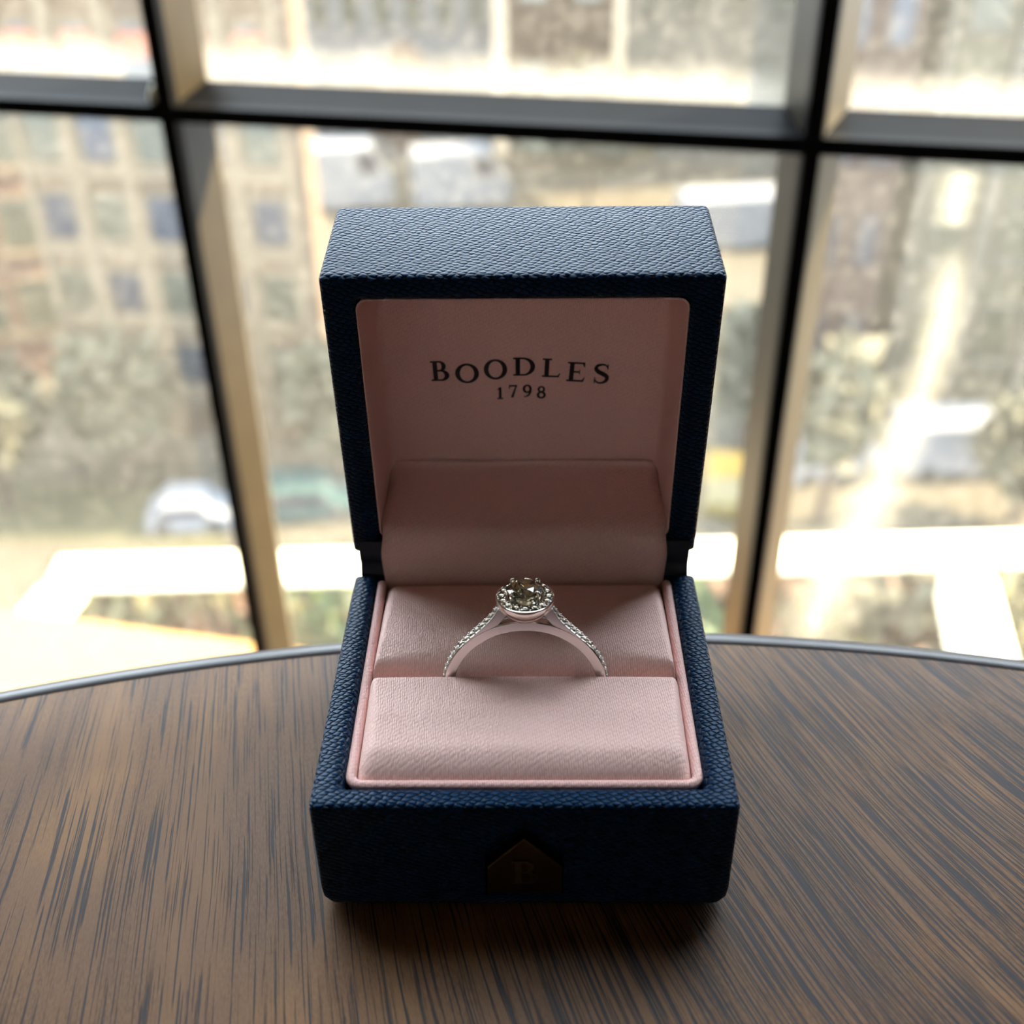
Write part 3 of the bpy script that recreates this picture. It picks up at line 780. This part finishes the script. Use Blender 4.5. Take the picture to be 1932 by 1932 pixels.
# terrace slab and stone ledge below the window
zt = ZR-1.05
t0 = np.array([0, 1.35, zt]);
slab = struct(mesh('terrace_floor', *obox((.2, 1.42, zt-.1), (2.6, 0, 0), (0, .92, 0), (0, 0, .1)), 'terrace_floor'))
sill_z = WB-.06
e0, e1 = at_z(0, 1222, sill_z), at_z(300, 1232, sill_z)
struct(mesh('trim_1', *wbox(WL-.25, WR+.25, .045, .185, sill_z-.06, sill_z), 'sill_stone'))
def shrub(name, c, rad, h, nleaf, mat, leaf, label, group, stem=True, cat='plant', up=.3):
    e = empty(name, c, label, cat, group)
    V, F = [], []
    for i in range(nleaf):
        a = rng.uniform(0, 2*math.pi); rr = rad*math.sqrt(rng.uniform(0, 1)); z = h*(.25+.75*rng.uniform(0, 1))
        k = math.sqrt(max(.05, 1-((z/h-.6)/.62)**2)); p = np.array([c[0]+rr*k*math.cos(a), c[1]+rr*k*math.sin(a), c[2]+z])
        d = rng.normal(size=3); d[2] = abs(d[2])+up; d /= np.linalg.norm(d); s = np.cross(d, rng.normal(size=3)); s /= np.linalg.norm(s); L_ = leaf*rng.uniform(.6, 1.3)
        b0 = len(V); V += [p-s*L_*.02, p+d*L_*.5-s*L_*.22, p+d*L_, p+d*L_*.5+s*L_*.22]; F.append((b0, b0+1, b0+2, b0+3))
    tag(mesh('foliage', V, F, mat, e), kind='stuff')
    for k in range(5):
        a = rng.uniform(0, 6.28); q = np.array([math.cos(a), math.sin(a), 0])*rad*.55
        mesh('stem', *tubeVF([np.array(c)+q*.1, np.array(c)+q*.5+Z_*h*.4, np.array(c)+q+Z_*h*.75], [rad*.04, rad*.03, rad*.015], 5), 'bark', e)
    return e
hedge = empty('planter_trough', (.1, 1.75, zt), 'long planter trough of olive and rusty shrubs below the white railing', 'planter')
fix_normals(mesh('trough', *join([obox((.1, 1.55, zt+.2), (1.9, 0, 0), (0, .015, 0), (0, 0, .2)), obox((.1, 1.95, zt+.2), (1.9, 0, 0), (0, .015, 0), (0, 0, .2)), obox((-1.8, 1.75, zt+.2), (.015, 0, 0), (0, .19, 0), (0, 0, .2)), obox((2.0, 1.75, zt+.2), (.015, 0, 0), (0, .19, 0), (0, 0, .2))]), 'terracotta', hedge))
mesh('soil', *obox((.1, 1.75, zt+.17), (1.88, 0, 0), (0, .18, 0), (0, 0, .17)), 'bark', hedge)
def clump(c, rad, h, nleaf, mat, leaf, up=.3):
    V, F = [], []
    for i in range(nleaf):
        a = rng.uniform(0, 2*math.pi); rr = rad*math.sqrt(rng.uniform(0, 1)); z = h*rng.uniform(0, 1)
        k = math.sqrt(max(.05, 1-((z/h-.55)/.6)**2)); p = np.array([c[0]+rr*k*math.cos(a), c[1]+rr*k*math.sin(a), c[2]+z])
        d = rng.normal(size=3); d[2] = abs(d[2])+up; d /= np.linalg.norm(d); s = np.cross(d, rng.normal(size=3)); s /= np.linalg.norm(s); L_ = leaf*rng.uniform(.6, 1.3)
        b0 = len(V); V += [p-s*L_*.02, p+d*L_*.5-s*L_*.22, p+d*L_, p+d*L_*.5+s*L_*.22]; F.append((b0, b0+1, b0+2, b0+3))
    tag(mesh('foliage', V, F, mat, hedge), kind='stuff')
    mesh('stem', *tubeVF([(c[0], c[1], zt+.3), (c[0]+.01, c[1], c[2]+h*.6)], [.012, .006], 5), 'bark', hedge)
for px, py, mt, rad, up in ((200, 1165, 'leaf_olive', .15, .3), (310, 1185, 'leaf_olive', .13, .4), (410, 1190, 'leaf_rust', .13, 1.2), (520, 1180, 'leaf_olive', .15, .3), (640, 1170, 'leaf_green', .15, .3), (1340, 1165, 'leaf_green', .15, .3), (1440, 1150, 'leaf_rust', .13, 1.0), (1530, 1170, 'leaf_olive', .15, .4), (1650, 1150, 'leaf_grey', .14, .3), (1760, 1165, 'leaf_rust', .12, .4), (1900, 1150, 'leaf_olive', .16, .3)):
    q = at_y(px, py, 1.76); clump((q[0], q[1], q[2]-.30), rad, .36, 300, mt, .08, up)

# ================================================================== outside: street and buildings
ZS = -24.0
struct(mesh('street_ground', [(-160, 6, ZS), (160, 6, ZS), (160, 260, ZS), (-160, 260, ZS)], [(0, 1, 2, 3)], 'asphalt'))
def building(name, label, pl, pr, height, wall, cols, rows, ww, wh, z0, dz, pane, depth=3.0, trims=(), arch=(), group='buildings across the street', piers=False, u0=None, du=None, frame='wall_trim', blind=None, pane2=None):
    """front wall stands on the street line between two pixels"""
    A, C_ = at_z(*pl, ZS), at_z(*pr, ZS); t = C_-A; L_ = np.linalg.norm(t); t /= L_; n = np.array([t[1], -t[0], 0])
    if n@(CAM-A) < 0: n = -n
    e = empty(name, A+t*L_/2, label, 'building', group)
    def bb(u_0, u_1, v0, v1, d0, d1): return obox(A+t*(u_0+u_1)/2+Z_*(v0+v1)/2+n*(d0+d1)/2, t*(u_1-u_0)/2, n*(d1-d0)/2, Z_*(v1-v0)/2)
    fixm = lambda *a: fix_normals(mesh(*a))
    fixm('wall', *bb(0, L_, 0, height, -depth, 0), wall, e)
    fixm('roof', *bb(-.3, L_+.3, height, height+.5, -depth-.3, .4), 'roof_slate', e)
    for v in trims: fixm('string_course', *bb(0, L_, v, v+.35, 0, .22), frame, e)
    u0 = L_/(2*cols) if u0 is None else u0; du = L_/cols if du is None else du
    if piers:
        for c in range(cols+1): fixm('pier', *bb(max(0, u0+du*(c-.5)-.22), min(L_, u0+du*(c-.5)+.22), 0, height, 0, .25), frame, e)
    for c in range(cols):
        for r in range(rows):
            u, v = u0+du*c, z0+dz*r
            f = fixm('window_frame', *join([bb(u-ww/2-.12, u-ww/2, v-.1, v+wh+.1, 0, .12), bb(u+ww/2, u+ww/2+.12, v-.1, v+wh+.1, 0, .12), bb(u-ww/2-.2, u+ww/2+.2, v-.25, v-.05, 0, .25), bb(u-ww/2-.12, u+ww/2+.12, v+wh, v+wh+.15, 0, .14)]), frame, e)
            if r in arch:
                q = [(u+ww/2*math.cos(a), v+wh*.62+wh*.38*math.sin(a)) for a in np.linspace(0, math.pi, 9)]; q = q+[(u-ww/2, v), (u+ww/2, v)]
                fixm('pane', *prismVF(q, lambda x, z, d: A+t*x+Z_*z+n*d, 0, .05), pane, f)
                if blind: fixm('blind', *bb(u-ww*.42, u+ww*.42, v+wh*.35, v+wh*.85, .05, .08), blind, f)
            else: fixm('pane', *bb(u-ww/2, u+ww/2, v, v+wh, 0, .05), (pane2 if pane2 and (c+r) % 2 else pane), f)
    return e
building('apartment_building', 'tan building with rows of dark windows across the street behind the left window bar', (168, 815), (612, 838), 24, 'wall_tan', 5, 5, 1.25, 1.7, 2.6, 2.95, 'pane_dark', trims=(1.9, 4.9, 7.85, 10.8, 13.75, 17.2), arch=(4,), piers=True, blind='blind_red', pane2='pane_sage')
building('brick_building', 'pinkish brick building with pale windows at the far left edge', (-260, 760), (165, 700), 22, 'wall_pink', 4, 5, 1.7, 2.2, 2.4, 3.6, 'pane_sage', trims=(2.0,), group='buildings across the street')
building('white_building', 'white building with narrow dark windows far behind above the lid', (600, 300), (935, 300), 30, 'wall_white', 6, 5, 1.0, 3.4, 3.0, 5.4, 'pane_sage', trims=(2,), frame='wall_white')
building('brown_building', 'brown building with two pale windows beside the white building', (958, 318), (1150, 318), 30, 'wall_brown', 2, 4, 1.5, 2.6, 4.0, 6.2, 'pane_light', frame='wall_brown')
building('grey_building', 'grey building with small windows left of the right window bar', (1172, 335), (1560, 335), 32, 'wall_grey', 5, 4, 1.1, 2.6, 4.0, 6.0, 'pane_sage', frame='wall_grey')
building('umber_building', 'dark brown narrow building seen just right of the right window bar', (1470, 800), (1612, 800), 32, 'wall_umber', 2, 6, .8, 2.0, 3.0, 4.0, 'pane_dark', frame='wall_umber')
building('sage_building', 'grey green tall building with vertical piers at the far right', (1650, 800), (2500, 800), 36, 'wall_sage', 7, 6, 1.2, 2.2, 3.0, 4.2, 'pane_sage', piers=True, frame='wall_grey')
# pavement strips in front of the buildings
for i, (a, b_, wd) in enumerate((((-260, 800), (640, 868), 2.2), ((1460, 830), (2500, 815), 2.4))):
    A, C_ = at_z(*a, ZS), at_z(*b_, ZS); t = (C_-A)/np.linalg.norm(C_-A); n = np.array([t[1], -t[0], 0])
    struct(mesh('pavement', *obox((A+C_)/2+Z_*.06, (C_-A)/2, n*wd/2, Z_*.06), 'pavement'))
verge = struct(mesh('verge_grass', [at_z(-300, 1010, ZS+.03), at_z(430, 1035, ZS+.03), at_z(380, 915, ZS+.03), at_z(-300, 900, ZS+.03)], [(0, 1, 2, 3)], 'verge'))

def car(name, label, px, py, yaw, mat, size=(4.3, 1.8, 1.45), van=False, group='parked vehicles'):
    p = at_z(px, py, ZS); L_, Wd, H_ = size; ca, sa = math.cos(yaw), math.sin(yaw)
    e = empty(name, p, label, 'van' if van else 'car', group)
    def T(x, y, z): return np.array([p[0]+x*ca-y*sa, p[1]+x*sa+y*ca, ZS+z])
    side = [(-.5, .14), (.5, .14), (.5, .5), (.46, .56), (.30, .60), (.18, .98), (-.28, 1.0), (-.44, .62), (-.5, .55)] if not van else [(-.5, .14), (.5, .14), (.5, .5), (.40, .58), (.30, .97), (-.49, 1.0), (-.5, .9)]
    fix_normals(mesh('body', *prismVF([(x*L_, z*H_) for x, z in side], lambda x, z, y: T(x, y, z), -Wd/2, Wd/2), mat, e))
    gl = [(.27, .62), (.16, .93), (-.26, .94), (-.40, .64)] if not van else [(.36, .62), (.29, .92), (.12, .92), (.12, .62)]
    fix_normals(mesh('side_window', *prismVF([(x*L_, z*H_) for x, z in gl], lambda x, z, y: T(x, y, z), -Wd/2-.01, Wd/2+.01), 'pane_dark', e))
    for sx in (-.31, .31):
        for sy in (-1, 1):
            c = T(sx*L_, sy*(Wd/2-.08), .33)
            ax = np.array([-sa, ca, 0]); V, F = tubeVF([c-ax*.11, c+ax*.11], .33, 14); mesh('wheel', V, F, 'rubber', e)
    return e
car('van', 'white van parked at the right below the grey green building', 1815, 880, .05, 'car_white', (5.6, 2.0, 2.3), True)
car('car', 'white car parked left of the smear on the right pane', 1560, 885, .3, 'car_white', (4.2, 1.8, 1.4))
car('car', 'small white car on the grass left of the left window bar', 365, 985, .1, 'car_white', (3.0, 1.7, 1.2))
car('car', 'dark teal car parked between the left window bar and the box', 575, 965, .1, 'car_teal', (4.3, 1.8, 1.4))
car('car', 'yellow car in the gap between the box and the right window bar', 1372, 930, 1.4, 'car_yellow', (4.0, 1.7, 1.4))
car('van', 'white van beyond the top right corner of the lid', 1420, 460, .15, 'car_white', (8.5, 2.4, 3.0), True)
car('van', 'white van in the distance above the middle of the lid', 870, 392, .2, 'car_white', (5.6, 2.4, 3.6), True)
car('van', 'white van in the distance above the left end of the lid', 660, 395, .2, 'car_white', (5.2, 2.4, 4.0), True)

def tree(name, label, px, py, h, rad, mat, n=420):
    p = at_z(px, py, ZS); e = empty(name, p, label, 'tree', 'street trees')
    mesh('trunk', *tubeVF([p, p+Z_*h*.3+np.array([.1, 0, 0]), p+Z_*h*.6], [.22, .17, .10], 8), 'bark', e)
    for k in range(6):
        a = k*1.05+rng.uniform(0, .5); d = np.array([math.cos(a), math.sin(a), 0])
        mesh('branch', *tubeVF([p+Z_*h*(.35+.03*k), p+d*rad*.5+Z_*h*(.55+.03*k), p+d*rad*.9+Z_*h*(.72+.03*k)], [.10, .07, .03], 6), 'bark', e)
    V, F = [], []
    for i in range(n):
        q = rng.normal(size=3); q /= np.linalg.norm(q); q *= rng.uniform(.3, 1)**.5; c = p+Z_*h*.68+q*np.array([rad, rad, h*.34])
        d = rng.normal(size=3); d /= np.linalg.norm(d); s = np.cross(d, rng.normal(size=3)); s /= np.linalg.norm(s); L_ = .8*rng.uniform(.6, 1.4)
        b0 = len(V); V += [c-d*L_, c-s*L_*.5, c+d*L_, c+s*L_*.5]; F.append((b0, b0+1, b0+2, b0+3))
    tag(mesh('foliage', V, F, mat, e), kind='stuff')
tree('street_tree', 'grey green street tree low at the far left of the view', 20, 960, 6.0, 1.9, 'leaf_grey')
tree('street_tree', 'olive street tree left of the left window bar in front of the tan building', 250, 915, 6.0, 1.9, 'leaf_grey')
tree('street_tree', 'dull green street tree beside the left edge of the box', 640, 900, 5.5, 1.8, 'leaf_grey', 300)
tree('street_tree', 'slender grey green street tree just right of the right window bar', 1545, 985, 7.5, 1.3, 'leaf_grey', 90)
tree('street_tree', 'green street tree between the box and the right window bar', 1395, 850, 6.0, 1.3, 'leaf_grey')
tree('street_tree', 'brown distant tree above the left part of the lid', 765, 352, 8.0, 2.0, 'leaf_rust', 300)
tree('street_tree', 'grey green distant tree above the right part of the lid', 1110, 400, 8.0, 4.5, 'leaf_grey', 500)
tree('street_tree', 'grey green tree behind the white van at the right', 1910, 985, 4.5, 1.6, 'leaf_grey')
